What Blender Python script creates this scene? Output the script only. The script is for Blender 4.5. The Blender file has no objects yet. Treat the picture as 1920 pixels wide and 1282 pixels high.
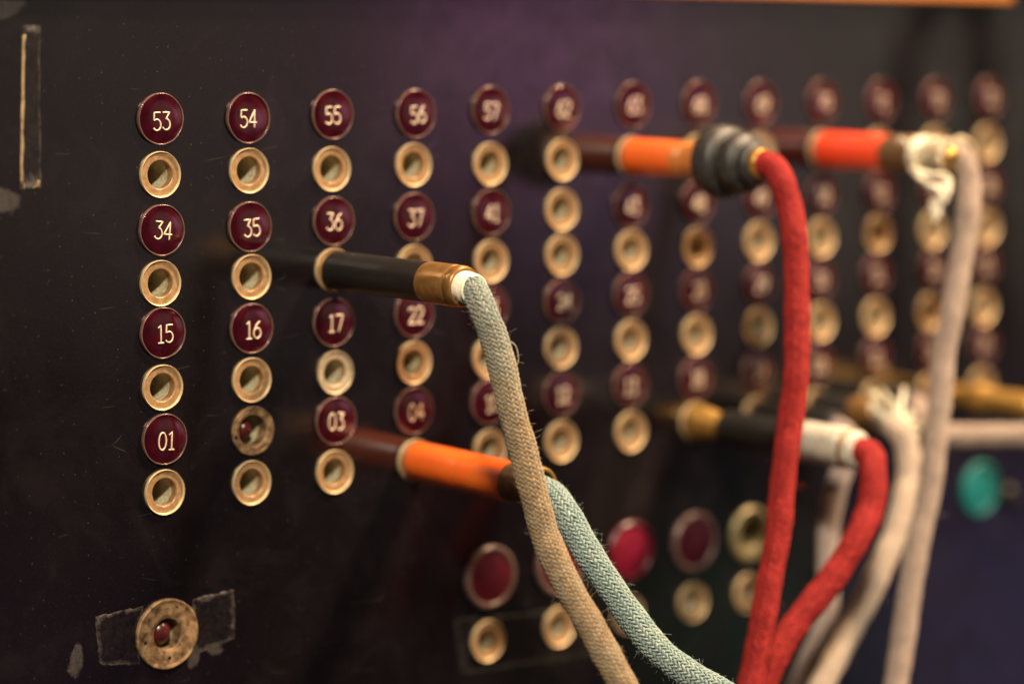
import bpy, bmesh, math, random
import numpy as np
from mathutils import Vector, Matrix, geometry
random.seed(7); rng = np.random.default_rng(7)
PI = math.pi; MM = 0.001
scene = bpy.context.scene; COL = scene.collection

# ------------------------------------------------------------------ camera
CAM = np.array([-246.25, -406.08, 26.12])                  # millimetres
YAW, PIT, ROL, FPX = 0.686327, -0.1222546, 0.0019711, 4653.88   # FPX: focal length in pixels of a 1920-wide frame
fw = np.array([math.sin(YAW)*math.cos(PIT), math.cos(YAW)*math.cos(PIT), math.sin(PIT)])
rt0 = np.array([math.cos(YAW), -math.sin(YAW), 0.0]); up0 = np.cross(rt0, fw)
rt = math.cos(ROL)*rt0 + math.sin(ROL)*up0; up = -math.sin(ROL)*rt0 + math.cos(ROL)*up0
cd = bpy.data.cameras.new('camera'); cam = bpy.data.objects.new('camera', cd); COL.objects.link(cam)
m = Matrix.Identity(4)
for i in range(3):
    m[i][0], m[i][1], m[i][2], m[i][3] = rt[i], up[i], -fw[i], CAM[i]*MM
cam.matrix_world = m
cd.sensor_width = 36.0; cd.lens = 36*FPX/1920
cd.clip_start = 0.01; cd.clip_end = 50
cd.dof.use_dof = True; cd.dof.focus_distance = 0.4705; cd.dof.aperture_fstop = 5.4
cd.dof.aperture_blades = 9
scene.camera = cam

def ray(px, py):
    return fw + (px-960)/FPX*rt - (py-641)/FPX*up
def at(px, py, depth):                                     # point (mm) at a camera depth
    return CAM + depth*ray(px, py)
def on_panel(px, py, out=0.0):
    d = ray(px, py); t = (-out-CAM[1])/d[1]; return CAM + t*d

# ------------------------------------------------------------------ world: a dim room with soft coloured glows
world = bpy.data.worlds.new('World'); scene.world = world; world.use_nodes = True
wt = world.node_tree; wt.nodes.clear()
wo = wt.nodes.new('ShaderNodeOutputWorld'); tc = wt.nodes.new('ShaderNodeTexCoord')
def mirrored(px, py):                                      # where in the room the polished panel looks
    d = ray(px, py); d = np.array([d[0], -d[1], d[2]]); return d/np.linalg.norm(d)
LOBES = [  # direction, half-angle in degrees, colour, strength
    (mirrored(985, 70),   4.3, (0.78, 0.28, 0.58), 1.5),
    (mirrored(1150, 330), 4.5, (0.50, 0.24, 0.60), 0.50),
    (mirrored(1700, 60),  9.0, (0.60, 0.51, 0.38), 0.85),
    (mirrored(150, -40), 10.0, (0.52, 0.42, 0.34), 0.45),
    (mirrored(700, 200), 11.0, (0.42, 0.34, 0.33), 0.22),
    (mirrored(1960, 1180), 5.5, (0.40, 0.30, 0.66), 0.75),
    (mirrored(1420, 1180), 3.0, (0.20, 0.50, 0.22), 0.45),
    (mirrored(60, 1250),  5.0, (0.45, 0.20, 0.55), 0.12),
]
prev = None
bg0 = wt.nodes.new('ShaderNodeBackground'); bg0.inputs[0].default_value = (0.55, 0.42, 0.40, 1); bg0.inputs[1].default_value = 0.05
prev = bg0.outputs[0]
for d, ang, colr, st in LOBES:
    dot = wt.nodes.new('ShaderNodeVectorMath'); dot.operation = 'DOT_PRODUCT'
    wt.links.new(tc.outputs['Generated'], dot.inputs[0]); dot.inputs[1].default_value = tuple(d)
    mr = wt.nodes.new('ShaderNodeMapRange'); mr.interpolation_type = 'SMOOTHERSTEP'
    mr.inputs[1].default_value = math.cos(math.radians(ang)); mr.inputs[2].default_value = 1.0
    mr.inputs[3].default_value = 0; mr.inputs[4].default_value = st
    wt.links.new(dot.outputs['Value'], mr.inputs[0])
    bg = wt.nodes.new('ShaderNodeBackground'); bg.inputs[0].default_value = (*colr, 1)
    wt.links.new(mr.outputs[0], bg.inputs[1])
    ad = wt.nodes.new('ShaderNodeAddShader'); wt.links.new(prev, ad.inputs[0]); wt.links.new(bg.outputs[0], ad.inputs[1])
    prev = ad.outputs[0]
wt.links.new(prev, wo.inputs[0])

def lamp(name, loc, target, size, power, colr):
    l = bpy.data.lights.new(name, 'AREA'); l.shape = 'DISK'; l.size = size; l.energy = power; l.color = colr
    o = bpy.data.objects.new(name, l); COL.objects.link(o)
    v = (Vector(target)-Vector(loc))*MM; o.location = Vector(loc)*MM; o.rotation_euler = v.to_track_quat('-Z', 'Y').to_euler()
lamp('key_lamp', (-330, -560, 480), (90, 0, -30), 0.08, 9.3, (1.0, 0.87, 0.68))
lamp('side_lamp', (480, -330, 640), (110, -20, -40), 0.12, 22.0, (1.0, 0.72, 0.46))

vs = scene.view_settings
scene.display_settings.display_device = 'sRGB'
vs.view_transform = 'Standard'; vs.look = 'None'; vs.exposure = 0; vs.gamma = 1; vs.use_curve_mapping = False
scene.render.engine = 'CYCLES'

# ------------------------------------------------------------------ materials
class NT:
    def __init__(s, name):
        s.m = bpy.data.materials.new(name); s.m.use_nodes = True; s.t = s.m.node_tree
        s.b = s.t.nodes['Principled BSDF']
        s.tc = s.t.nodes.new('ShaderNodeTexCoord')
        sc = s.t.nodes.new('ShaderNodeVectorMath'); sc.operation = 'SCALE'; sc.inputs['Scale'].default_value = 1000
        s.t.links.new(s.tc.outputs['Object'], sc.inputs[0]); s.mm = sc.outputs[0]
    def set(s, **k):
        names = dict(color='Base Color', metal='Metallic', rough='Roughness', ior='IOR', spec='Specular IOR Level', coat='Coat Weight', coat_rough='Coat Roughness', sheen='Sheen Weight', sheen_rough='Sheen Roughness', sub='Subsurface Weight', subscale='Subsurface Scale', alpha='Alpha')
        for a, v in k.items():
            i = s.b.inputs[names[a]]
            if hasattr(v, 'is_output'): s.t.links.new(v, i)
            else: i.default_value = (*v, 1) if isinstance(v, tuple) else v
        return s
    def noise(s, scale, detail=3, rough=0.5, vec=None, dist=0.0):
        n = s.t.nodes.new('ShaderNodeTexNoise'); n.inputs['Scale'].default_value = scale; n.inputs['Detail'].default_value = detail
        n.inputs['Roughness'].default_value = rough; n.inputs['Distortion'].default_value = dist
        s.t.links.new(vec or s.mm, n.inputs['Vector']); return n.outputs[0]
    def flat(s, vec=None):
        a = s.t.nodes.new('ShaderNodeSeparateXYZ'); b = s.t.nodes.new('ShaderNodeCombineXYZ'); s.t.links.new(vec or s.mm, a.inputs[0])
        s.t.links.new(a.outputs[0], b.inputs[0]); s.t.links.new(a.outputs[2], b.inputs[1]); return b.outputs[0]
    def voro(s, scale, feature='F1', vec=None):
        vec = s.flat(vec); n = s.t.nodes.new('ShaderNodeTexVoronoi'); n.voronoi_dimensions = '2D'; n.feature = feature; n.inputs['Scale'].default_value = scale
        s.t.links.new(vec or s.mm, n.inputs['Vector']); return n
    def ramp(s, v, a, b, c0=0.0, c1=1.0):
        n = s.t.nodes.new('ShaderNodeMapRange'); n.inputs[1].default_value = a; n.inputs[2].default_value = b
        n.inputs[3].default_value = c0; n.inputs[4].default_value = c1; s.t.links.new(v, n.inputs[0]); return n.outputs[0]
    def math(s, op, a, b):
        n = s.t.nodes.new('ShaderNodeMath'); n.operation = op
        for i, v in enumerate((a, b)):
            if hasattr(v, 'is_output'): s.t.links.new(v, n.inputs[i])
            else: n.inputs[i].default_value = v
        return n.outputs[0]
    def mix(s, f, a, b):
        n = s.t.nodes.new('ShaderNodeMix'); n.data_type = 'RGBA'
        for i, v in ((0, f), (6, a), (7, b)):
            if hasattr(v, 'is_output'): s.t.links.new(v, n.inputs[i])
            else: n.inputs[i].default_value = (*v, 1) if isinstance(v, tuple) else v
        return n.outputs[2]
    def bump(s, h, strength, dist=0.0001):
        n = s.t.nodes.new('ShaderNodeBump'); n.inputs['Strength'].default_value = strength; n.inputs['Distance'].default_value = dist
        s.t.links.new(h, n.inputs['Height']); s.t.links.new(n.outputs[0], s.b.inputs['Normal']); return s
    def uv(s):
        n = s.t.nodes.new('ShaderNodeSeparateXYZ'); s.t.links.new(s.tc.outputs['UV'], n.inputs[0]); return n.outputs[0], n.outputs[1]

def mat_panel():
    k = NT('black_hard_rubber')
    big = k.noise(0.03, 4, 0.6); fine = k.noise(2.5, 3, 0.6)
    base = k.mix(k.ramp(big, 0.35, 0.7), (0.0028, 0.0018, 0.0023), (0.0055, 0.0038, 0.0044))
    base = k.mix(k.ramp(fine, 0.60, 0.72, 0, 0.5), base, (0.024, 0.019, 0.018))
    v = k.voro(0.42); sep = k.t.nodes.new('ShaderNodeSeparateColor'); k.t.links.new(v.outputs['Color'], sep.inputs[0])
    spk = k.math('MULTIPLY', k.ramp(v.outputs['Distance'], 0.055, 0.015), k.ramp(sep.outputs[0], 0.75, 1.0))
    base = k.mix(k.math('MULTIPLY', spk, 0.6), base, (0.16, 0.13, 0.12))
    v3 = k.voro(1.7); sep3 = k.t.nodes.new('ShaderNodeSeparateColor'); k.t.links.new(v3.outputs['Color'], sep3.inputs[0])
    sp3 = k.math('MULTIPLY', k.ramp(v3.outputs['Distance'], 0.13, 0.04), k.ramp(sep3.outputs[1], 0.7, 1.0))
    base = k.mix(k.math('MULTIPLY', sp3, 0.30), base, (0.09, 0.075, 0.075))
    # hairline scratches
    mp = k.t.nodes.new('ShaderNodeMapping'); mp.inputs['Rotation'].default_value = (0, 0.7, 0); mp.inputs['Scale'].default_value = (0.25, 1, 1)
    k.t.links.new(k.mm, mp.inputs[0])
    e = k.voro(0.10, 'DISTANCE_TO_EDGE', mp.outputs[0])
    scr = k.math('MULTIPLY', k.ramp(e.outputs['Distance'], 0.007, 0.001), k.ramp(k.noise(0.13, 2), 0.60, 0.68))
    base = k.mix(k.math('MULTIPLY', scr, 0.28), base, (0.12, 0.10, 0.09))
    # rubbed dusty haze in the upper left
    hz = k.ramp(k.noise(0.06, 5, 0.65, dist=1.2), 0.50, 0.78, 0, 0.45)
    base = k.mix(hz, base, (0.014, 0.011, 0.012))
    k.set(color=base, rough=k.ramp(k.noise(0.12, 4, 0.6), 0.3, 0.7, 0.10, 0.19), ior=1.65)
    k.bump(k.noise(1.2, 3), 0.05)
    return k.m
def mat_brass(name, a, b, metal=0.75, rough=(0.32, 0.5), sc=0.9, bump=0.25, worn=None):
    k = NT(name); oi = k.t.nodes.new('ShaderNodeObjectInfo')
    off = k.t.nodes.new('ShaderNodeVectorMath'); k.t.links.new(k.mm, off.inputs[0])
    sca = k.t.nodes.new('ShaderNodeVectorMath'); sca.operation = 'SCALE'; sca.inputs[0].default_value = (57, 31, 83)
    k.t.links.new(oi.outputs['Random'], sca.inputs['Scale']); k.t.links.new(sca.outputs[0], off.inputs[1]); vec = off.outputs[0]
    n = k.noise(sc, 4, 0.6, vec)
    c = k.mix(k.ramp(n, 0.38, 0.66), a, b)
    pit = k.ramp(k.noise(3.2, 2, 0.5, vec), 0.66, 0.74)
    c = k.mix(k.math('MULTIPLY', pit, 0.5), c, tuple(x*0.35 for x in a))
    if worn:                                               # raised lip coloured paler: worn edge, plus the light it catches painted in
        ln = k.t.nodes.new('ShaderNodeVectorMath'); ln.operation = 'LENGTH'; k.t.links.new(k.flat(), ln.inputs[0])
        c = k.mix(k.ramp(ln.outputs['Value'], 4.08, 4.14), c, worn)
    k.set(color=c, metal=metal, rough=k.ramp(n, 0.3, 0.7, rough[0], rough[1]))
    k.bump(k.noise(5.0, 3, 0.6, vec), bump); return k.m
def mat_simple(name, color, rough, bumpsc=None, var=0.25, metal=0.0, bump=0.2, **kw):
    k = NT(name); n = k.noise(kw.pop('sc', 0.7), 4, 0.6)
    c = k.mix(k.ramp(n, 0.35, 0.7), tuple(x*(1-var) for x in color), color)
    k.set(color=c, rough=rough, metal=metal, **kw)
    if bumpsc: k.bump(k.noise(bumpsc, 3), bump)
    return k.m
def mat_yarn(name, a, b, stain=None, fade=None, mottled=0.5, sheen=0.25):
    """cotton yarn: a/b mottling along the cord; fade = (colour, v0, v1) a real change of dye along its length"""
    k = NT(name); u, v = k.uv()
    c = k.mix(k.ramp(k.noise(0.45, 4, 0.7), 0.35, 0.68), a, b)
    if fade:
        fc, v0, v1 = fade
        f = k.math('ADD', k.ramp(v, v0, v1), k.ramp(k.noise(0.25, 3), 0.3, 0.7, -0.22, 0.22))
        fcm = k.mix(k.ramp(k.noise(0.5, 3), 0.35, 0.65), fc, tuple(x*0.72 for x in fc))
        c = k.mix(k.ramp(f, 0, 1), c, fcm)
    c = k.mix(k.ramp(k.noise(2.2, 3, 0.7), 0.5, 0.72, 0, mottled), c, tuple(x*0.42 for x in a))
    if stain: c = k.mix(k.ramp(k.noise(0.12, 3), 0.55, 0.7, 0, 0.7), c, stain)
    k.set(color=c, rough=0.75, spec=0.3, sheen=sheen, sheen_rough=0.4)
    k.bump(k.noise(9.0, 2), 0.5); return k.m

M = {}
M['panel'] = mat_panel()
M['ferrule'] = mat_brass('aged_brass', (0.34, 0.19, 0.085), (0.46, 0.29, 0.145), 0.35, (0.32, 0.45), worn=(0.78, 0.59, 0.34))
M['barrel'] = mat_brass('tarnished_barrel', (0.32, 0.285, 0.18), (0.54, 0.49, 0.33), 0.15, (0.38, 0.6), 1.6, 0.6)
M['pale_ferrule'] = mat_brass('nickel_worn_brass', (0.46, 0.36, 0.22), (0.60, 0.50, 0.34), 0.5, (0.36, 0.55))
M['old_brass'] = mat_brass('corroded_brass', (0.12, 0.070, 0.035), (0.42, 0.26, 0.13), 0.45, (0.35, 0.7), 0.6, 1.0)
M['pale_dull'] = mat_brass('dull_yellow_brass', (0.16, 0.13, 0.06), (0.26, 0.21, 0.11), 0.4)
M['cap'] = mat_brass('bronzed_cap', (0.31, 0.15, 0.045), (0.44, 0.235, 0.08), 0.6, (0.28, 0.4), 0.5, 0.15)
M['dark_brass'] = mat_brass('dull_dark_brass', (0.15, 0.085, 0.04), (0.26, 0.15, 0.075), 0.5, (0.35, 0.5), 0.5)
M['gold'] = mat_brass('bright_brass', (0.50, 0.27, 0.06), (0.66, 0.38, 0.10), 0.7, (0.3, 0.4), 0.5)
M['rim'] = mat_simple('pinkish_bezel', (0.27, 0.155, 0.13), 0.25, 4, 0.35, 0.4)
M['lens_rim'] = mat_simple('dull_lens_bezel', (0.17, 0.10, 0.085), 0.35, 4, 0.35, 0.2)
def mat_disc(name, a, b, rough=0.09):
    k = NT(name); n = k.noise(0.35, 3)
    k.set(color=k.mix(k.ramp(n, 0.35, 0.65), a, b), rough=rough, ior=1.55, coat=0.3 if rough < 0.2 else 0.0, coat_rough=0.05)
    k.bump(k.noise(0.5, 3), 0.12); return k.m
M['disc'] = mat_disc('maroon_enamel', (0.020, 0.0013, 0.0042), (0.040, 0.0024, 0.0062))
M['lens_red'] = mat_disc('ruby_lens', (0.055, 0.0012, 0.006), (0.08, 0.002, 0.008), 0.38)
M['lens_bright'] = mat_disc('bright_ruby_lens', (0.13, 0.003, 0.016), (0.19, 0.005, 0.022), 0.38)
M['lens_dark'] = mat_disc('dark_ruby_lens', (0.03, 0.001, 0.005), (0.05, 0.002, 0.006), 0.38)
M['lens_teal'] = mat_disc('teal_lens', (0.0, 0.13, 0.13), (0.0, 0.17, 0.165), 0.6)
M['ball'] = mat_disc('maroon_ball', (0.055, 0.008, 0.008), (0.09, 0.013, 0.012), 0.3)
M['figure'] = mat_simple('gilt_filling', (0.90, 0.70, 0.50), 0.35, 3, 0.3, 0.15)
M['sleeve_black'] = mat_simple('black_plug_sleeve', (0.010, 0.0085, 0.008), 0.5, 2.0, 0.3, bump=0.08)
def mat_orange(name, a, b, dirt):
    k = NT(name); n = k.noise(0.35, 4, 0.6)
    c = k.mix(k.ramp(n, 0.35, 0.65), a, b)
    c = k.mix(k.ramp(k.noise(0.22, 4, 0.7), 0.56, 0.72, 0, dirt), c, (0.25, 0.06, 0.02))
    k.set(color=c, rough=0.36, sub=0.25, subscale=0.002, spec=0.7, coat=1.0, coat_rough=0.36)
    k.b.inputs['Subsurface Radius'].default_value = (1, 0.3, 0.08)
    k.bump(k.noise(1.2, 3), 0.08); return k.m
M['orange'] = mat_orange('orange_sleeve', (1.0, 0.135, 0.008), (1.0, 0.18, 0.012), 0.5)
M['red_orange'] = mat_orange('red_orange_sleeve', (0.98, 0.055, 0.010), (1.0, 0.075, 0.012), 0.15)
M['dirty_orange'] = mat_orange('grimy_orange', (0.60, 0.17, 0.03), (0.75, 0.26, 0.05), 0.95)
M['rubber'] = mat_simple('grey_rubber', (0.042, 0.039, 0.036), 0.5, 1.5, 0.55)
M['tape'] = mat_simple('white_cloth_tape', (0.66, 0.60, 0.49), 0.7, 2.5, 0.4)
M['thread'] = mat_simple('cream_thread', (0.92, 0.84, 0.64), 0.7, 6, 0.15)
M['thread_dirty'] = mat_simple('soiled_thread', (0.60, 0.48, 0.30), 0.75, 4, 0.5, sc=0.5)
M['core'] = mat_simple('cord_core', (0.06, 0.05, 0.04), 0.9)
M['core_red'] = mat_simple('cord_core_red', (0.20, 0.015, 0.015), 0.9)
M['core_pale'] = mat_simple('cord_core_pale', (0.28, 0.20, 0.16), 0.9)
M['yarn_teal_tan'] = mat_yarn('faded_teal_yarn', (0.17, 0.225, 0.205), (0.29, 0.33, 0.285), fade=((0.36, 0.25, 0.135), 0.05, 0.34))
M['yarn_teal'] = mat_yarn('pale_teal_yarn', (0.19, 0.27, 0.25), (0.32, 0.39, 0.35), fade=((0.40, 0.40, 0.31), 0.62, 1.3))
M['yarn_red'] = mat_yarn('red_yarn', (0.25, 0.011, 0.010), (0.40, 0.025, 0.020), mottled=0.5, sheen=0.0)
M['yarn_pink'] = mat_yarn('pinkish_white_yarn', (0.33, 0.245, 0.20), (0.45, 0.34, 0.27), mottled=0.5)
M['yarn_cream'] = mat_yarn('cream_white_yarn', (0.44, 0.34, 0.26), (0.56, 0.44, 0.34), mottled=0.3)
M['yarn_grey'] = mat_yarn('greyish_yarn', (0.36, 0.28, 0.25), (0.46, 0.36, 0.31), mottled=0.3)
M['cable'] = mat_simple('black_cable', (0.006, 0.006, 0.006), 0.6)
M['ebony'] = mat_simple('dark_stained_frame', (0.012, 0.010, 0.012), 0.4, 1.0)
def mat_wood():
    k = NT('varnished_orange_wood')
    mp = k.t.nodes.new('ShaderNodeMapping'); mp.inputs['Scale'].default_value = (0.05, 1, 1); k.t.links.new(k.mm, mp.inputs[0])
    n = k.noise(0.7, 5, 0.65, mp.outputs[0], 0.6)
    k.set(color=k.mix(k.ramp(n, 0.3, 0.7), (0.30, 0.10, 0.025), (0.50, 0.19, 0.05)), rough=0.3, coat=0.4, coat_rough=0.1)
    k.bump(n, 0.15); return k.m
M['wood'] = mat_wood()
def mat_residue(name, colr, edge=True, amount=0.5):
    k = NT(name); u, v = k.uv()
    if edge:
        eu = k.math('MINIMUM', u, k.math('SUBTRACT', 1.0, u)); ev = k.math('MINIMUM', v, k.math('SUBTRACT', 1.0, v))
        e = k.ramp(k.math('ADD', k.math('MINIMUM', eu, ev), k.ramp(k.noise(0.4, 4, 0.7), 0.3, 0.7, -0.07, 0.07)), 0.01, 0.09, 1.0, 0.08)
        a = k.math('MULTIPLY', e, k.ramp(k.noise(0.5, 5, 0.75), 0.38, 0.62, 0.05, 1.0))
    else:
        cu = k.math('POWER', k.math('SUBTRACT', u, 0.5), 2.0); cv = k.math('POWER', k.math('SUBTRACT', v, 0.5), 2.0)
        r = k.math('ADD', k.math('ADD', cu, cv), k.ramp(k.noise(0.35, 4, 0.7), 0.2, 0.8, -0.13, 0.13))
        a = k.math('MULTIPLY', k.ramp(r, 0.20, 0.10), k.ramp(k.noise(1.1, 4, 0.7), 0.3, 0.65, 0.4, 1.0))
    k.set(color=colr, rough=0.5, alpha=k.math('MULTIPLY', a, amount)); return k.m
M['residue'] = mat_residue('dried_tape_glue', (0.15, 0.125, 0.11), amount=0.32)
M['residue_faint'] = mat_residue('faint_glue_outline', (0.06, 0.05, 0.048), amount=0.22)
M['residue_spot'] = mat_residue('glue_spot', (0.10, 0.085, 0.08), False, 0.33)
M['residue_gold'] = mat_simple('yellowed_glue_edge', (0.38, 0.27, 0.15), 0.5, 3)

# ------------------------------------------------------------------ mesh helpers (all in mm, written in metres)
def mesh_obj(name, V, F, mat, parent=None, smooth=True, uv=None):
    me = bpy.data.meshes.new(name)
    V = np.asarray(V, dtype=np.float64)*MM
    if isinstance(F, np.ndarray):
        n = len(F); w = F.shape[1]
        me.vertices.add(len(V)); me.vertices.foreach_set('co', V.ravel())
        me.loops.add(n*w); me.loops.foreach_set('vertex_index', F.ravel().astype(np.int32))
        me.polygons.add(n); me.polygons.foreach_set('loop_start', np.arange(0, n*w, w, dtype=np.int32))
        me.update(calc_edges=True)
    else:
        me.from_pydata([tuple(v) for v in V], [], F); me.update()
    if smooth: me.polygons.foreach_set('use_smooth', [True]*len(me.polygons))
    if uv is not None:
        l = me.uv_layers.new(name='UVMap'); vi = np.empty(len(me.loops), dtype=np.int32); me.loops.foreach_get('vertex_index', vi)
        l.data.foreach_set('uv', np.asarray(uv)[vi].astype(np.float32).ravel())
    me.materials.append(mat); me.validate()
    o = bpy.data.objects.new(name, me); COL.objects.link(o)
    if parent: o.parent = parent
    return o
def thing(name, loc, label, cat, group=None):
    o = bpy.data.objects.new(name, None); COL.objects.link(o); o.location = Vector(loc)*MM; o.empty_display_size = 0.005
    o['label'] = label; o['category'] = cat
    if group: o['group'] = group
    return o
def tagp(o, label=None, kind=None):
    if label: o['label'] = label
    if kind: o['kind'] = kind
    return o
def lathe(profile, seg=56, wob=0.0, seed=0):
    """profile of (radius, out): out is distance in front of the panel (-y)"""
    r_ = np.random.default_rng(seed); P = np.array(profile, float); n = len(P)
    th = np.linspace(0, 2*PI, seg, endpoint=False)
    ph = r_.uniform(0, 6.28, 3)
    w = 1 + wob*(np.sin(2*th+ph[0])*0.4 + np.sin(5*th+ph[1])*0.35 + np.sin(9*th+ph[2])*0.25)
    V = np.zeros((n, seg, 3)); V[:, :, 0] = P[:, :1]*np.cos(th)*w; V[:, :, 2] = P[:, :1]*np.sin(th)*w; V[:, :, 1] = -P[:, 1:2]
    F = []
    for i in range(n-1):
        for j in range(seg):
            F.append((i*seg+j, (i+1)*seg+j, (i+1)*seg+(j+1) % seg, i*seg+(j+1) % seg))
    return V.reshape(-1, 3), np.array(F)
def soften(prof, r=0.12):
    """cut corners of a profile so edges catch light"""
    P = [np.array(p, float) for p in prof]; out = [P[0]]
    for a, b, c in zip(P, P[1:], P[2:]):
        d1, d2 = np.linalg.norm(b-a), np.linalg.norm(c-b); k = min(r, d1*0.35, d2*0.35)
        p, q = b+(a-b)/max(d1, 1e-6)*k, b+(c-b)/max(d2, 1e-6)*k
        out += [p, (p+q)/2*0.5+b*0.5, q]
    return out+[P[-1]]
def turned(name, prof, mat, parent, seg=56, wob=0.0, seed=0, soft=0.12):
    V, F = lathe(soften(prof, soft), seg, wob, seed); return mesh_obj(name, V, F, mat, parent)
def frames(P):
    T = np.gradient(P, axis=0); T /= np.linalg.norm(T, axis=1)[:, None]
    N = np.zeros_like(T); n = np.cross(T[0], [0, 0, 1.0]);
    if np.linalg.norm(n) < 1e-3: n = np.cross(T[0], [1.0, 0, 0])
    n /= np.linalg.norm(n)
    for i in range(len(P)):
        n = n - T[i]*(n@T[i]); n /= np.linalg.norm(n); N[i] = n
    return T, N, np.cross(T, N)
def spline(pts, step=0.4):
    """smooth resampled path through pts (Catmull-Rom, then even steps)"""
    P = np.array(pts, float); P = np.vstack([2*P[0]-P[1], P, 2*P[-1]-P[-2]]); out = []
    for i in range(1, len(P)-2):
        p0, p1, p2, p3 = P[i-1:i+3]; t = np.linspace(0, 1, 24, endpoint=False)[:, None]
        out.append(0.5*((2*p1)+(-p0+p2)*t+(2*p0-5*p1+4*p2-p3)*t**2+(-p0+3*p1-3*p2+p3)*t**3))
    Q = np.vstack(out+[P[-2:-1]]); 
    for _ in range(6): Q[1:-1] = Q[1:-1]*0.5+(Q[:-2]+Q[2:])*0.25
    s = np.concatenate([[0], np.cumsum(np.linalg.norm(np.diff(Q, axis=0), axis=1))])
    n = max(8, int(s[-1]/step)); u = np.linspace(0, s[-1], n)
    return np.stack([np.interp(u, s, Q[:, i]) for i in range(3)], -1), u
def tube_geo(P, R, seg=10, flat=None, ring0=0):
    """R scalar or array"""
    T, N, B = frames(P); R = np.broadcast_to(np.asarray(R, float), (len(P),))
    th = np.linspace(0, 2*PI, seg, endpoint=False)
    V = P[:, None]+R[:, None, None]*(np.cos(th)[None, :, None]*N[:, None]+np.sin(th)[None, :, None]*B[:, None])
    n = len(P); i = np.arange(n-1)[:, None]*seg; j = np.arange(seg)[None]; j2 = (j+1) % seg
    F = np.stack([i+j, i+j2, i+seg+j2, i+seg+j], -1).reshape(-1, 4)
    return V.reshape(-1, 3), F
def merge(parts):
    V, F, UV, o = [], [], [], 0
    for p in parts:
        V.append(p[0]); F.append(p[1]+o); o += len(p[0])
        if len(p) > 2: UV.append(p[2])
    return np.vstack(V), np.vstack(F), (np.vstack(UV) if UV else None)
def braid(P, s, R, N=20, tau=0.55, amp=0.2, wid=0.36, thk=0.24, sub=2, ring=6, seed=0):
    """2/2 round braid: 2N yarns running both ways round the path, over two and under two"""
    r_ = np.random.default_rng(seed); T, Nn, B = frames(P); L = s[-1]
    k = np.arange(0, L/tau, 1/sub); tt = np.minimum(k*tau, L)
    Pi = np.stack([np.interp(tt, s, P[:, i]) for i in range(3)], -1)
    Ni = np.stack([np.interp(tt, s, Nn[:, i]) for i in range(3)], -1); Ti = np.stack([np.interp(tt, s, T[:, i]) for i in range(3)], -1)
    Ni -= Ti*(Ni*Ti).sum(1)[:, None]; Ni /= np.linalg.norm(Ni, axis=1)[:, None]; Bi = np.cross(Ti, Ni)
    slow = 1+0.025*np.sin(tt*0.33+1)+0.02*np.sin(tt*0.9)
    parts = []
    ph = np.linspace(0, 2*PI, ring, endpoint=False)
    for a in range(N):
        for sgn in (1, -1):
            mth = (2*a-k) if sgn > 0 else (k-2*a); th = 2*PI*mth/(2*N)
            h = sgn*np.cos(2*PI*(mth-0.5)/4); h = np.tanh(1.6*h)/math.tanh(1.6)
            jit = r_.normal(0, 0.022, len(k)); jit = np.convolve(jit, [.25, .5, .25], 'same')*2
            rr = (R+amp*h+jit)*slow; wr = wid*(1+r_.normal(0, 0.10))*(1+0.10*np.sin(k*0.8+a)+r_.normal(0, 0.05, len(k)))
            th = th+r_.normal(0, 0.012, len(k))
            radial = np.cos(th)[:, None]*Ni+np.sin(th)[:, None]*Bi
            C_ = Pi+radial*rr[:, None]
            t_ = np.gradient(C_, axis=0); t_ /= np.linalg.norm(t_, axis=1)[:, None]+1e-9
            side = np.cross(t_, radial); side /= np.linalg.norm(side, axis=1)[:, None]+1e-9
            nr = np.cross(side, t_)
            V = C_[:, None]+(np.cos(ph)[None, :, None]*side[:, None]*wr[:, None, None]+np.sin(ph)[None, :, None]*nr[:, None]*thk)
            n = len(k); i = np.arange(n-1)[:, None]*ring; j = np.arange(ring)[None]; j2 = (j+1) % ring
            F = np.stack([i+j, i+j2, i+ring+j2, i+ring+j], -1).reshape(-1, 4)
            uv = np.stack([np.repeat((th/(2*PI)) % 1, ring), np.repeat(tt/100.0, ring)], -1)
            parts.append((V.reshape(-1, 3), F, uv))
    return merge(parts)
def fuzz(P, s, R, n, lmax=2.0, rad=0.026, seed=0):
    r_ = np.random.default_rng(seed); T, N, B = frames(P); parts = []
    for _ in range(n):
        i = r_.integers(2, len(P)-2); th = r_.uniform(0, 2*PI); out = math.cos(th)*N[i]+math.sin(th)*B[i]
        tang = math.cos(th+PI/2)*N[i]+math.sin(th+PI/2)*B[i]
        L = r_.uniform(0.25, lmax)*r_.uniform(0.4, 1); d = out*r_.uniform(0.3, 1)+T[i]*r_.normal(0, 0.8)+tang*r_.normal(0, 0.6); d /= np.linalg.norm(d)
        c = r_.normal(0, 0.7, 3); q = np.linspace(0, 1, 5)[:, None]
        pts = P[i]+out*(R+0.1)+d*L*q+c*L*q**2*0.6
        parts.append(tube_geo(pts, rad, 3))
    V, F, _ = merge(parts); return V, F
def rel(V, o): return np.asarray(V)-np.array(o.location)/MM

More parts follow.
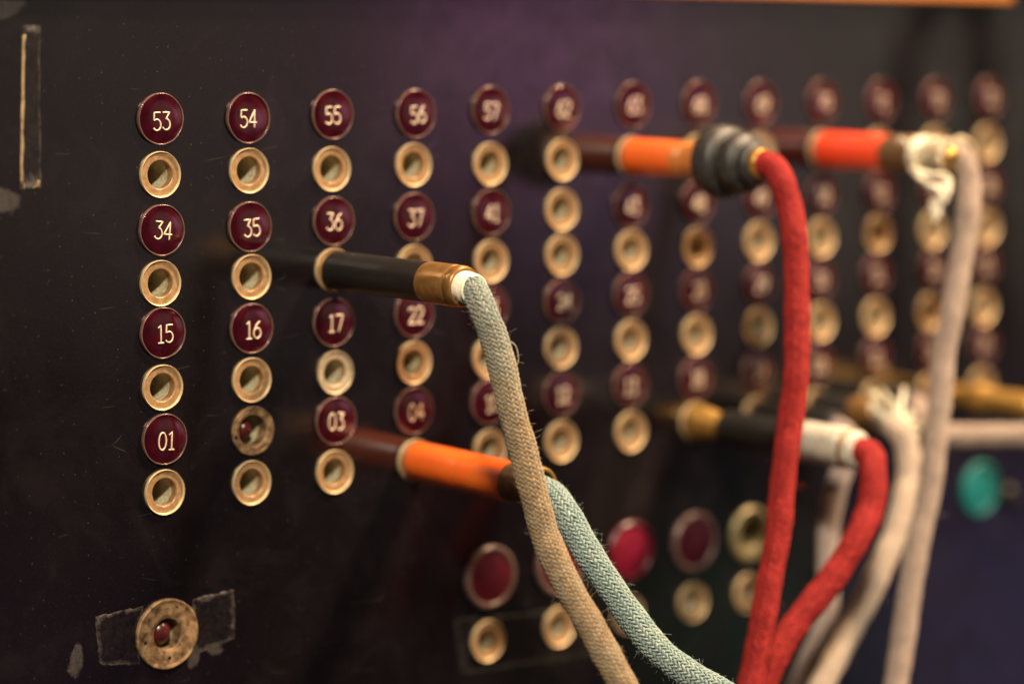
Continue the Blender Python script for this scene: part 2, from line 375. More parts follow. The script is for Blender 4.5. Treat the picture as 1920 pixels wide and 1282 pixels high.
# ------------------------------------------------------------------ layout of the field (x, z in mm)
JX = {(1,1):(0.0,0.1),(2,1):(20.0,0.2),(3,1):(39.6,-0.1),(4,1):(60.0,0.1),(5,1):(80.1,-0.3),(6,1):(99.9,0.0),(13,1):(239.5,0.0),
 (1,2):(-0.3,-20.5),(2,2):(20.3,-20.5),(3,2):(39.9,-20.3),(5,2):(80.4,-20.7),(6,2):(100.0,-20.5),(7,2):(120.1,-20.5),(8,2):(140.2,-20.8),
 (9,2):(159.7,-20.5),(10,2):(180.4,-20.7),(11,2):(200.2,-20.6),(12,2):(219.8,-20.7),(13,2):(240.1,-21.0),(1,3):(-0.2,-40.5),(2,3):(20.1,-40.8),
 (3,3):(40.1,-41.0),(4,3):(59.9,-40.6),(5,3):(80.0,-41.1),(6,3):(99.8,-40.6),(7,3):(120.2,-40.5),(8,3):(140.3,-40.8),(9,3):(159.9,-40.5),
 (10,3):(180.7,-40.7),(11,3):(199.8,-40.9),(12,3):(219.5,-41.0),(13,3):(239.6,-41.1),(1,4):(-0.1,-60.8),(2,4):(19.8,-61.2),(3,4):(39.8,-61.2),
 (6,4):(100.1,-61.1),(7,4):(120.4,-61.0),(8,4):(140.0,-60.7)}
DX = {(1,1):(0.2,10.6),(2,1):(19.9,10.4),(3,1):(39.8,10.7),(4,1):(60.5,10.5),(5,1):(80.1,10.9),(6,1):(99.7,11.0),(7,1):(120.3,11.3),(8,1):(140.1,11.4),
 (9,1):(159.6,11.2),(10,1):(180.0,11.3),(1,2):(0.1,-10.4),(2,2):(20.0,-10.7),(3,2):(39.9,-10.5),(4,2):(60.0,-10.5),(5,2):(80.3,-10.4),
 (1,3):(0.0,-30.0),(2,3):(20.1,-30.6),(3,3):(39.7,-30.8),(1,4):(0.0,-50.5),(3,4):(40.1,-50.8),(4,4):(59.9,-50.6),(5,4):(80.0,-50.6),(6,4):(99.9,-50.6)}
ZJ = [0, -20.6, -40.8, -61.0]; ZD = [11.2, -10.5, -30.5, -50.6]
for c in range(1, 14):
    for r in range(1, 5):
        JX.setdefault((c, r), (20.0*(c-1)+rng.normal(0, 0.15), ZJ[r-1]+rng.normal(0, 0.1)))
        if (c, r) not in ((2, 4), (6, 2)): DX.setdefault((c, r), (20.0*(c-1)+rng.normal(0, 0.15), ZD[r-1]+rng.normal(0, 0.1)))
NUM = {(1,1):'53',(2,1):'54',(3,1):'55',(4,1):'56',(5,1):'57',(6,1):'62',(7,1):'63',(8,1):'68',(9,1):'69',(10,1):'70',(11,1):'71',(12,1):'72',(13,1):'73',
 (1,2):'34',(2,2):'35',(3,2):'36',(4,2):'37',(5,2):'41',(7,2):'43',(8,2):'48',(9,2):'49',(10,2):'50',(11,2):'51',(12,2):'52',(13,2):'58',
 (1,3):'15',(2,3):'16',(3,3):'17',(4,3):'22',(5,3):'23',(6,3):'24',(7,3):'25',(8,3):'28',(9,3):'29',(10,3):'30',(11,3):'31',(12,3):'32',(13,3):'33',
 (1,4):'01',(3,4):'03',(4,4):'04',(5,4):'10',(6,4):'12',(7,4):'13',(8,4):'18',(9,4):'19',(10,4):'20',(11,4):'21',(12,4):'26',(13,4):'27'}
LOW = {5: (79.6, -102.3), 6: (99.7, -102.2), 7: (120.0, -102.4), 8: (140.0, -102.6), 9: (157.8, -102.9)}
EXTRA = (99.9, -10.7); DEAD_SMALL = (20.2, -50.9); DEAD_BIG = (-0.1, -88.6); RING = (158.2, -89.0)

# ------------------------------------------------------------------ the panel, drilled through at every socket
holes = [(x, z, 3.05) for (x, z) in list(JX.values())+list(LOW.values())+[EXTRA]]
holes += [(*DEAD_SMALL, 3.4), (*DEAD_BIG, 3.6), (*RING, 3.6)]
X0, X1, Z0, Z1 = -160.0, 340.0, -230.0, 62.0; TH = 9.0
V2 = [Vector((X0, Z0)), Vector((X1, Z0)), Vector((X1, Z1)), Vector((X0, Z1))]; E2 = [(0, 1), (1, 2), (2, 3), (3, 0)]
HS = 40
for hx, hz, hr in holes:
    b = len(V2)
    for j in range(HS): V2.append(Vector((hx+hr*math.cos(2*PI*j/HS), hz+hr*math.sin(2*PI*j/HS))))
    E2 += [(b+j, b+(j+1) % HS) for j in range(HS)]
cv, ce, cf, *_ = geometry.delaunay_2d_cdt(V2, E2, [], 1, 1e-5)
H = np.array([(a, b) for a, b, _ in holes]); HR = np.array([c for *_, c in holes])
Ff = []
for f in cf:
    c = np.mean([[cv[i].x, cv[i].y] for i in f], axis=0)
    if np.all(np.hypot(*(H-c).T) > HR*0.97): Ff.append(list(f))
bm = bmesh.new(); fv = [bm.verts.new((v.x, 0, v.y)) for v in cv]; bv = [bm.verts.new((v.x, TH, v.y)) for v in cv]
for f in Ff:
    a = [cv[i] for i in f]; ccw = (a[1]-a[0]).cross(a[2]-a[0]) > 0; f = f if ccw else f[::-1]
    bm.faces.new([fv[i] for i in f]); bm.faces.new([bv[i] for i in f[::-1]])
bm.edges.ensure_lookup_table()
n0 = len(cv); idx = {v: i for i, v in enumerate(fv)}
for e in [e for e in bm.edges if len(e.link_faces) == 1 and e.verts[0] in idx]:
    a, b = idx[e.verts[0]], idx[e.verts[1]]; bm.faces.new((fv[a], fv[b], bv[b], bv[a]))
bmesh.ops.recalc_face_normals(bm, faces=bm.faces)
for v in [v for v in bm.verts if not v.link_faces]: bm.verts.remove(v)
bmesh.ops.scale(bm, vec=(MM, MM, MM), verts=bm.verts)
me = bpy.data.meshes.new('jack_board'); bm.to_mesh(me); bm.free(); me.materials.append(M['panel'])
board = thing('switchboard_panel', (90, 0, -110), 'glossy black switchboard face drilled with rows of brass sockets', 'switchboard panel')
po = bpy.data.objects.new('face_board', me); COL.objects.link(po); po.parent = board; po.location = -board.location

def box(name, x0, x1, y0, y1, z0, z1, mat, parent=None, bev=0.8):
    bm = bmesh.new(); bmesh.ops.create_cube(bm, size=1)
    for v in bm.verts: v.co = Vector(((x0+x1)/2+v.co.x*(x1-x0), (y0+y1)/2+v.co.y*(y1-y0), (z0+z1)/2+v.co.z*(z1-z0)))*MM
    bmesh.ops.bevel(bm, geom=bm.edges[:], offset=bev*MM, segments=3, affect='EDGES', profile=0.6)
    me = bpy.data.meshes.new(name); bm.to_mesh(me); bm.free(); me.materials.append(mat)
    o = bpy.data.objects.new(name, me); COL.objects.link(o); o.parent = parent; return o
w = box('wooden_rail', -160, 245, -3.2, 0-0.05, 34.6, 62, M['wood']); w['label'] = 'varnished orange wooden rail along the top of the black panel'; w['category'] = 'wooden rail'
w = box('dark_post', 247, 275, -3.0, -0.05, 36.0, 62, M['ebony']); w['label'] = 'dark stained frame end at the right end of the wooden rail'; w['category'] = 'frame'

def sheet(name, pts, mat, out=0.05, thick=0.04, parent=board):
    """thin film on the panel; pts = quad in (x, z), subdivided with a ragged edge; uv 0..1"""
    q = [np.array(p, float) for p in pts]; n = 14; V, UV, F = [], [], []
    for layer, y in enumerate((-(out+thick), -out)):
        for i in range(n+1):
            for j in range(n+1):
                u, v = i/n, j/n
                p = (1-v)*((1-u)*q[0]+u*q[1])+v*((1-u)*q[3]+u*q[2])
                j_ = rng.normal(0, 0.10, 2) if (i in (0, n) or j in (0, n)) and layer == 0 else 0
                p = p+j_; V.append((p[0], y, p[1])); UV.append((u, v))
    N1 = (n+1)**2
    for i in range(n):
        for j in range(n):
            a = i*(n+1)+j; F.append((a, a+n+1, a+n+2, a+1))
    V = np.array(V)[:N1]; UV = UV[:N1]
    V = rel(V, parent)
    o = mesh_obj(name, V, np.array(F), mat, parent, uv=UV)
    md = o.modifiers.new('thickness', 'SOLIDIFY'); md.thickness = thick*MM; md.offset = 0
    return o
def px2(pts): return [tuple(on_panel(*p)[[0, 2]]) for p in pts]
sheet('adhesive_residue', px2([(186, 1245), (262, 1245), (268, 1135), (178, 1155)]), M['residue'])
sheet('adhesive_residue', px2([(352, 1232), (440, 1195), (438, 1104), (360, 1122)]), M['residue'])
sheet('adhesive_residue', px2([(345, 1262), (378, 1250), (374, 1190), (350, 1200)]), M['residue_spot'])
sheet('adhesive_residue', px2([(118, 1282), (156, 1276), (160, 1196), (134, 1200)]), M['residue_spot'])
sheet('adhesive_residue', px2([(385, 1232), (420, 1228), (420, 1200), (385, 1202)]), M['residue_spot'])
sheet('adhesive_residue', px2([(-40, 408), (46, 408), (42, 344), (-40, 350)]), M['residue_spot'])
sheet('adhesive_residue', px2([(36, 352), (76, 352), (74, 48), (42, 48)]), M['residue'])
sheet('adhesive_residue', px2([(37, 352), (42, 352), (46, 66), (42, 66)]), M['residue_gold'])
sheet('adhesive_residue', px2([(36, 353), (47, 352), (42, 340), (37, 340)]), M['residue_gold'])
sheet('adhesive_residue', px2([(60, 354), (72, 350), (75, 338), (70, 340)]), M['residue_gold'])
sheet('adhesive_residue', px2([(862, 1262), (1130, 1222), (1120, 1050+85), (850, 1160)]), M['residue_faint'], 0.05)
sheet('adhesive_residue', px2([(-60, 44), (52, 40), (60, -30), (-60, -30)]), M['residue_spot'])

# ------------------------------------------------------------------ numerals: single-stroke engraved figures
def arc(cx, cy, rx, ry, a0, a1, n=14):
    return [(cx+rx*math.cos(math.radians(a0+(a1-a0)*i/n)), cy+ry*math.sin(math.radians(a0+(a1-a0)*i/n))) for i in range(n+1)]
GL = {'0': [arc(.27, .5, .25, .5, 90, 450, 26)],
 '1': [[(.10, .86), (.28, 1.0), (.28, 0)], [(.10, 0), (.46, 0)]],
 '2': [arc(.27, .74, .25, .26, 165, -25)+[(.40, .50), (.03, .02), (.53, .02)]],
 '3': [[(.05, 1.0), (.50, 1.0), (.25, .62)]+arc(.25, .32, .26, .31, 85, -150)],
 '4': [[(.40, 0), (.40, 1.0), (.02, .30), (.56, .30)]],
 '5': [[(.50, 1.0), (.10, 1.0), (.06, .58)]+arc(.25, .31, .26, .31, 125, -145)],
 '6': [[(.44, .98), (.22, .80)]+arc(.27, .30, .25, .30, 160, 520, 24)],
 '7': [[(.02, .90), (.04, 1.0), (.52, 1.0), (.24, 0)]],
 '8': [arc(.27, .76, .20, .24, -90, 270, 20), arc(.27, .27, .25, .27, 90, 450, 22)],
 '9': [arc(.27, .70, .25, .30, -20, 340, 24)+[(.50, .55), (.30, .15), (.10, .02)]]}
def ball(p, r):
    th = np.linspace(0, PI, 5); parts = []
    pts = np.array([[p[0], p[1]-r*math.cos(t), p[2]] for t in th]); return None
def dome(r): return 0.62+0.30*(1-(r/4.7)**4)
def numerals(txt):
    parts = []; H = 3.35; pen = 0.16
    for ci, ch in enumerate(txt):
        ox = -1.90+ci*2.02 + (0.15 if ch == '1' and ci == 0 else 0)
        for st in GL[ch]:
            q = np.array(st); P = []
            for a, b in zip(q, q[1:]):
                nseg = max(1, int(np.linalg.norm((b-a)*[H*0.98, H])/0.35))
                for i in range(nseg): P.append(a+(b-a)*i/nseg)
            P.append(q[-1]); P = np.array(P)
            x = ox+P[:, 0]*H*0.98; z = (P[:, 1]-0.5)*H-0.15
            y = -np.array([dome(math.hypot(a, b)) for a, b in zip(x, z)])-0.0
            W = np.stack([x, y, z], -1)
            R = np.full(len(W), pen)*(1+rng.normal(0, 0.06, len(W)))
            W = np.vstack([W[:1]+(W[:1]-W[1:2])*0.15, W, W[-1:]+(W[-1:]-W[-2:-1])*0.15]); R = np.concatenate([[pen*0.5], R, [pen*0.5]])
            V, F = tube_geo(W, R, 8); c = np.array([0, 0, 0])
            parts.append((V, F))
    V, F, _ = merge(parts); return V, F
ORD = ['first', 'second', 'third', 'fourth', 'fifth', 'sixth', 'seventh', 'eighth', 'ninth', 'tenth', 'eleventh', 'twelfth', 'last']
ROWN = ['top', 'second', 'third', 'fourth']

# number discs
rp = soften([(4.60, 0.0), (4.94, 0.0), (4.94, 0.55), (4.86, 0.80), (4.72, 0.80), (4.66, 0.55)], 0.05)
cp = [(4.70, 0.2), (4.70, 0.52)]+[(r, dome(r)) for r in (4.64, 4.5, 4.2, 3.6, 2.8, 1.9, 1.0, 0.4, 0.02)]
me_rim = [None]*3; me_cap = None
def number_disc(c, r):
    x, z = DX[(c, r)]; t = NUM[(c, r)]
    look = 'glossy maroon disc' if c < 7 else 'blurred maroon disc'
    lab = f'{look} engraved {t} in gold' if c <= 6 else f'{look} engraved {t} in gold, {ROWN[r-1]} disc of the {ORD[c-1]} column'
    o = thing('number_disc', (x, 0, z), lab, 'number disc', 'maroon number discs above the sockets')
    k = (c*7+r) % 3
    if me_rim[k] is None:
        V, F = lathe(rp, 56, 0.012, k+3); b = mesh_obj('bezel', V, F, M['rim'], o); me_rim[k] = b.data
    else:
        b = bpy.data.objects.new('bezel', me_rim[k]); COL.objects.link(b); b.parent = o
    global me_cap
    if me_cap is None:
        V, F = lathe(cp, 56); f = mesh_obj('enamel_face', V, F, M['disc'], o); me_cap = f.data
    else:
        f = bpy.data.objects.new('enamel_face', me_cap); COL.objects.link(f); f.parent = o
    f.rotation_euler = (rng.normal(0, 0.012), 0, rng.normal(0, 0.012))
    b.rotation_euler = (0, rng.uniform(0, 6.28), 0)
    V, F = numerals(t); n = mesh_obj('numeral', V, F, M['figure'], o)
    n.rotation_euler = (0, rng.normal(0, 0.05), 0); n.location = (rng.normal(0, 0.15)*MM, -0.00003, rng.normal(-0.1, 0.12)*MM)
for (c, r) in sorted(DX): number_disc(c, r)

# ------------------------------------------------------------------ sockets
FER = [(3.0, -0.3), (4.36, -0.02), (4.40, 0.02), (4.40, 0.58), (4.33, 0.76), (4.12, 0.34), (3.4, 0.32), (2.82, 0.32), (2.70, 0.18), (2.70, -1.5)]
BAR = [(2.9, -0.6), (2.70, -1.5), (2.58, -1.8), (2.56, -11.5), (1.2, -12.5), (0.05, -12.5)]
fm, bmh = [], []
def socket(x, z, lab, pale=False, group='brass jack sockets in the panel', first=[0]):
    o = thing('jack_socket', (x, 0, z), lab, 'jack socket', group)
    k = first[0] % 4; first[0] += 1
    if len(fm) < 4:
        V, F = lathe(soften(FER, 0.05), 72, 0.006, k); f = mesh_obj('ferrule', V, F, M['ferrule'], o); fm.append(f.data)
        V, F = lathe(BAR, 40, 0.01, k+9); b = mesh_obj('barrel', V, F, M['barrel'], o); bmh.append(b.data)
    else:
        f = bpy.data.objects.new('ferrule', fm[k]); COL.objects.link(f); f.parent = o
        b = bpy.data.objects.new('barrel', bmh[k]); COL.objects.link(b); b.parent = o
    a = rng.uniform(0, 6.28); f.rotation_euler = (rng.normal(0, 0.01), a, rng.normal(0, 0.01)); b.rotation_euler = (0, a, 0)
    if pale:
        f.material_slots[0].link = 'OBJECT'; f.material_slots[0].material = M['pale_ferrule']
    return o
PLUGGED = {(3, 2): 'black plug with the bronze cap', (4, 4): 'bright orange plug under the teal cord', (7, 1): 'orange plug with the rubber grommet', (10, 1): 'red-orange plug with frayed wrapping',
           (8, 4): 'white-taped black plug', (9, 4): 'half-hidden black plug', (10, 4): 'brown plug with frayed yarn', (11, 4): 'short black plug', (12, 4): 'bulging yellow brass plug'}
for (c, r), (x, z) in sorted(JX.items()):
    if (c, r) in PLUGGED: lab = f'brass socket holding the {PLUGGED[(c, r)]}'
    elif (c, r) == (2, 4): lab = 'empty brass socket under the corroded socket with the small maroon ball'
    elif (c, r) == (6, 2): lab = 'lower brass socket of the adjoining pair below disc 62'
    elif c == 6: lab = f'empty brass socket directly under the maroon disc numbered {NUM[(c, r)]}'
    elif c < 7: lab = f'{"pale worn" if (c, r) == (3, 3) else "empty"} brass socket directly under the maroon disc numbered {NUM[(c, r)]}'
    else: lab = f'blurred brass socket, {ROWN[r-1]} socket of the {ORD[c-1]} column, under disc {NUM[(c, r)]}'
    socket(x, z, lab, pale=(c, r) in ((3, 3), (9, 1)))
socket(*EXTRA, 'brass socket in place of a disc, upper of the adjoining pair in the sixth column')
for c, (x, z) in LOW.items():
    under = {5: 'brass socket under the dark red lens at the left end of the bottom row', 6: 'bottom row brass socket beside the tan cord, left of it', 7: 'bottom row brass socket mostly hidden behind the teal cord',
             8: 'bottom row brass socket under the dark ruby lens, between teal and red cords', 9: 'bottom row brass socket half behind the long red cord'}[c]
    socket(x, z, under, group='brass sockets in the bottom row')

def dead_socket(x, z, R, hole, lab, seed, br, bx, pits):
    o = thing('corroded_socket', (x, 0, z), lab, 'corroded socket')
    s_ = R/7.0
    turned('flange', [(hole+0.1, -0.4), (R-0.1, -0.02), (R, 0.05), (R, 0.6*s_+0.1), (R*0.965, 1.0*s_), (R*0.90, 0.85*s_), (R*0.86, 0.78*s_), (hole*1.35, 0.92*s_), (hole*1.05, 0.7*s_), (hole, 0.2), (hole, -2.2)], M['old_brass'], o, 72, 0.014, seed, 0.12)
    V, F = lathe([(hole+0.2, -1.6), (hole*0.98, -2.4), (hole*0.96, -9), (0.05, -9)], 48, 0.01, seed); mesh_obj('barrel', V, F, M['barrel'], o)
    # maroon ball lodged in the mouth
    V, F = lathe([(max(0.02, br*math.sin(t)), br*math.cos(t)) for t in np.linspace(0, PI, 18)], 32)
    b = mesh_obj('ball', V*[1, 1, 1.12], F, M['ball'], o); b.location = (bx*MM, 1.6*MM, 0.25*MM)
    # small pits and a blob of solder
    parts = []
    for a, rr, s in pits:
        V, F = lathe([(s, 0.0), (s, 0.03), (s*0.6, 0.06), (0.02, 0.05)], 14); V = V+[rr*math.cos(a), -(1.0*s_), rr*math.sin(a)]; parts.append((V, F))
    V, F, _ = merge(parts); mesh_obj('pit', V, F, M['cable'], o)
    return o
dead_socket(*DEAD_BIG, 6.95, 2.95, 'big corroded brass socket with a maroon ball inside, between patches of dried tape glue', 5, 2.35, -0.75, [(3.3, 5.2, 0.32), (4.75, 4.6, 0.36), (1.2, 5.6, 0.2)])
dead_socket(*DEAD_SMALL, 4.9, 3.1, 'small corroded brass socket with a maroon ball, right of disc 01', 8, 1.75, -1.0, [(3.35, 4.2, 0.38)])

# ------------------------------------------------------------------ lamp lenses of the lower row
def lens(name, x, z, R, lab, mat, rim, dom=1.6):
    o = thing(name, (x, 0, z), lab, 'lamp lens', 'round lamp lenses in the lower row')
    turned('bezel', [(R*0.80, 0), (R, 0), (R, 0.8), (R*0.93, 1.25), (R*0.84, 1.2), (R*0.80, 0.7)], rim, o, 64)
    prof = [(R*0.81, 0.3), (R*0.81, 0.8)]+[(max(R*0.81*k, 0.02), 0.8+dom*(1-k*k)) for k in (0.95, 0.85, 0.7, 0.5, 0.3, 0.15, 0.0)]
    V, F = lathe(prof, 56); mesh_obj('glass', V, F, mat, o); return o
lens('lamp_lens', 80.2, -88.4, 6.9, 'dark red lamp lens at the left end of the lower row', M['lens_red'], M['lens_rim'], 0.5)
lens('lamp_lens', 99.8, -88.3, 6.9, 'dark red lamp lens half hidden behind the tan cord', M['lens_red'], M['lens_rim'], 0.5)
lens('lamp_lens', 120.5, -88.1, 6.9, 'bright crimson lamp lens right beside the teal cord', M['lens_bright'], M['lens_red'], 0.7)
lens('lamp_lens', 140.2, -88.5, 6.9, 'darkest maroon lamp lens left of the brass ring', M['lens_dark'], M['lens_rim'], 0.5)
lens('lamp_lens', 240.0, -87.6, 6.9, 'teal blue-green lens at the right edge below the level pinkish cord', M['lens_teal'], M['lens_teal'], 0.5)
o = thing('lamp_ring', (*[RING[0], 0], RING[1]), 'empty yellowish brass ring with a dark hole, beside the long red cord', 'lamp ring')
turned('ring', [(3.4, -0.5), (6.6, 0), (6.6, 0.6), (6.1, 1.2), (5.3, 1.2), (3.6, 0.6), (3.3, 0.0), (3.3, -6)], M['pale_dull'], o, 56, 0.01, 3)
V, F = lathe([(3.3, -5), (0.05, -5)], 32); mesh_obj('dark_bottom', V, F, M['cable'], o)
o = thing('small_stud', tuple(on_panel(1892, 930)), 'small grey metal stud right of the teal lens', 'stud')
turned('stud_head', [(3.0, 0), (3.0, 0.8), (2.2, 1.5), (0.02, 1.7)], M['rubber'], o, 32)

# ------------------------------------------------------------------ patch cords
def patch(c, r, lab, dx=0, dz=0):
    x, z = JX[(c, r)]; return thing('patch_cord', (x+dx, 0, z+dz), lab, 'patch cord', 'patch cords plugged into the panel')
def whip(parent, l0, l1, R, mat, name='thread_whipping', turns=None, rad=0.22, lump=0.0, seed=0, drop=None):
    r_ = np.random.default_rng(seed); turns = turns or (l1-l0)/(rad*1.7); n = int(turns*26)
    t = np.linspace(0, 1, n); th = t*turns*2*PI; Rr = R*(1+lump*np.interp(t*12, np.arange(14), r_.normal(0, 1, 14)))
    P = np.stack([Rr*np.cos(th), -(l0+(l1-l0)*t), Rr*np.sin(th)], -1)
    if drop is not None: P += np.outer(t**1.5, drop)
    V, F = tube_geo(P, rad*(1+0.1*np.sin(th*0.37)), 6); return mesh_obj(name, V, F, mat, parent)
def cord(parent, pts, R, yarn, core, fine=False, seed=0, fz=0, step=0.4, uvscale=1.0):
    P, s = spline(pts, step)
    Rb = R-0.22
    V, F, uv = braid(P, s, Rb-0.12, N=20 if fine else 20, tau=(0.47 if fine else 0.5)*(R/2.5), amp=0.31 if fine else 0.13, wid=0.26*(R/2.5) if fine else 0.31*(R/2.5), thk=0.25 if fine else 0.2, sub=2, ring=7 if fine else 5, seed=seed)
    mesh_obj('braided_cord', rel(V, parent), F, yarn, parent, uv=uv)
    V, F = tube_geo(P, Rb-0.42, 16); mesh_obj('cord_core', rel(V, parent), F, core, parent)
    if fz:
        V, F = fuzz(P, s, Rb, fz, seed=seed+1); o = mesh_obj('loose_fibre', rel(V, parent), F, yarn, parent, uv=np.zeros((len(V), 2))+0.3); o['kind'] = 'stuff'
    return P
def tip(o, L):
    return np.array([o.location.x/MM, -L, o.location.z/MM])

# 1: black plug, bronze cap, teal cord fading to tan
o = patch(3, 2, 'black plug with bronze cap and a teal cord fading to tan, in front')
turned('shoulder', [(1.5, 0.6), (3.3, 0.65), (3.3, 2.2)], M['ferrule'], o)
turned('sleeve', [(1.5, 1.5), (3.85, 1.5), (3.9, 1.9), (3.9, 32.4)], M['sleeve_black'], o, 72)
turned('end_cap', [(3.9, 32.0), (3.97, 32.1), (4.0, 32.8), (4.0, 40.2), (3.82, 40.5), (3.82, 40.9), (3.98, 41.2), (3.95, 42.2), (3.70, 42.8), (3.25, 42.9), (3.0, 42.3), (2.9, 40)], M['cap'], o, 72, soft=0.15)
whip(o, 41.5, 45.3, 2.85, M['thread'], rad=0.24, lump=0.02, drop=(0.5, 0, -0.5))
e = tip(o, 42.5)
pts1 = [tip(o, 39), tip(o, 43), e+[0.6, -2.4, -0.7]] + [at(*p) for p in ((906, 582, 461), (925, 630, 461), (942, 690, 460.5), (960, 770, 460), (977, 830, 460), (990, 880, 459.5), (1005, 940, 459), (1021, 1000, 459), (1039, 1045, 458), (1067, 1103, 457), (1102, 1162, 456), (1134, 1222, 455), (1166, 1280, 454), (1230, 1400, 452))]
P1 = cord(o, pts1, 2.52, M['yarn_teal_tan'], M['core'], True, 11, 900, 0.3)
fib = at(962, 640, 459); hair = np.array([at(958, 640, 459), at(968, 650, 459), at(972, 672, 459), at(969, 684, 459), at(962, 688, 459)])
hp, _ = spline(hair, 0.3); V, F = tube_geo(hp, 0.035, 4); mesh_obj('stray_thread', rel(V, o), F, M['thread'], o)

# 2: orange plug with pale teal cord
o = patch(4, 4, 'bright orange plug with brown collar and a pale teal cord')
turned('shoulder', [(1.5, 0.6), (3.4, 0.65), (3.4, 2.2)], M['ferrule'], o)
turned('sleeve', [(1.5, 1.3), (3.7, 1.3), (4.05, 1.8), (4.1, 17), (4.0, 18), (4.1, 19.5), (4.05, 32.4)], M['orange'], o, 72, soft=0.5)
turned('collar', [(4.0, 31.8), (3.98, 32.6), (3.98, 40.3), (3.9, 41.0), (3.5, 41.2), (3.3, 40.8), (3.2, 37)], M['dark_brass'], o, 72)
turned('collar_ring', [(3.98, 39.6), (4.15, 39.8), (4.15, 40.9), (3.9, 41.4), (3.5, 41.4), (3.4, 41.0)], M['gold'], o, 72)
pts = [tip(o, 36), tip(o, 41)+[0, 0, -0.3], tip(o, 44.0)+[0.8, 0, -1.4]] + [at(*p) for p in ((1062, 962, 479), (1082, 1000, 478), (1105, 1040, 477), (1145, 1100, 476), (1187, 1160, 475), (1236, 1220, 474), (1300, 1268, 472), (1390, 1320, 470), (1480, 1370, 468))]
P2 = cord(o, pts, 2.65, M['yarn_teal'], M['core'], True, 22, 1100, 0.3)

# 3: orange plug with grommet and long red cord
o = patch(7, 1, 'orange plug with a ribbed grey rubber grommet and a long red cord')
turned('sleeve', [(1.5, 1.0), (3.7, 1.0), (4.0, 1.6), (4.0, 16.2)], M['orange'], o, soft=0.5)
turned('worn_sleeve', [(3.9, 16.0), (3.95, 16.4), (3.75, 19.5), (4.1, 22), (4.4, 26)], M['dirty_orange'], o, 56, 0.03, 4)
turned('grommet', [(4.2, 25.3), (5.8, 25.5), (7.4, 26.8), (7.9, 29.0), (7.5, 31.2), (6.4, 32.0), (5.5, 32.3), (6.1, 33.0), (6.6, 34.8), (6.1, 36.6), (4.9, 37.3), (4.4, 37.6), (4.8, 38.4), (4.4, 39.5), (3.1, 39.9)], M['rubber'], o, 64, 0.02, 2, soft=0.45)
turned('collar_ring', [(3.0, 36.5), (3.3, 38), (3.3, 40.6), (3.0, 41.2), (2.6, 41.2)], M['gold'], o)
pts = [tip(o, 38), tip(o, 41.5), tip(o, 44)+[0.3, 0, -0.6]] + [at(*p) for p in ((1469, 345, 510), (1480, 385, 510), (1488, 430, 509), (1493, 507, 509), (1494, 610, 508), (1493, 700, 507), (1484, 775, 507), (1474, 850, 506), (1466, 920, 506), (1459, 1000, 505), (1443, 1087, 504), (1430, 1162, 503), (1407, 1282, 502), (1385, 1400, 500))]
cord(o, pts, 2.70, M['yarn_red'], M['core_red'], False, 33, 300)

# 4: red-orange plug, frayed cream wrapping, long pinkish cord
o = patch(10, 1, 'red-orange plug with frayed cream wrapping and a long pinkish white cord')
turned('sleeve', [(1.5, 1.0), (3.8, 1.0), (4.2, 1.8), (4.2, 20.8), (4.0, 21.3)], M['red_orange'], o, soft=0.5)
turned('collar', [(4.0, 20.8), (4.1, 21.3), (4.1, 29.8), (3.4, 30.3)], M['dark_brass'], o)
whip(o, 29.5, 33.5, 3.75, M['thread'], rad=0.5, lump=0.07, seed=3)
whip(o, 33, 43.5, 3.4, M['thread_dirty'], rad=0.6, lump=0.16, seed=4, name='frayed_wrapping')
st = np.array([at(1712, 315, 548), at(1735, 335, 545), at(1768, 345, 544), at(1770, 362, 544), at(1756, 385, 544), at(1752, 405, 544)])
sg = []
for q in range(5):
    off = rng.normal(0, 0.8, (len(st), 3)); off[0] *= 0.4
    sp, _ = spline(st+off, 0.4); sg.append(tube_geo(sp, 0.45*(1+0.2*np.sin(np.arange(len(sp))*0.7+q)), 7))
for q in range(9):
    a_ = at(rng.uniform(1700, 1790), rng.uniform(265, 310), 545); d_ = rng.normal(0, 2.2, 3)
    sp, _ = spline([a_, a_+d_*0.6+[0, 0, 0.6], a_+d_*1.4, a_+d_*1.6+[0, 0, -1.5]], 0.3); sg.append(tube_geo(sp, 0.28, 6))
V, F, _ = merge(sg); mesh_obj('loose_strand', rel(V, o), F, M['thread'], o)
V, F = lathe([(2.0, 0), (2.2, 1.0), (1.6, 2.2), (0.02, 2.6)], 24); b = mesh_obj('tip_screw', V, F, M['gold'], o); b.location = Vector(at(1775, 292, 541))*MM-o.location
pts = [tip(o, 38), tip(o, 41.0)+[0, 0, 0.6], at(1795, 286, 548)] + [at(*p) for p in ((1813, 315, 547), (1818, 350, 547), (1816, 390, 546), (1813, 424, 546), (1798, 511, 545), (1783, 600, 544), (1770, 660, 544), (1760, 770, 543), (1742, 920, 542), (1724, 1000, 541), (1709, 1087, 540), (1693, 1200, 539), (1680, 1282, 538), (1662, 1400, 536))]
cord(o, pts, 2.62, M['yarn_pink'], M['core_pale'], False, 44, 150)

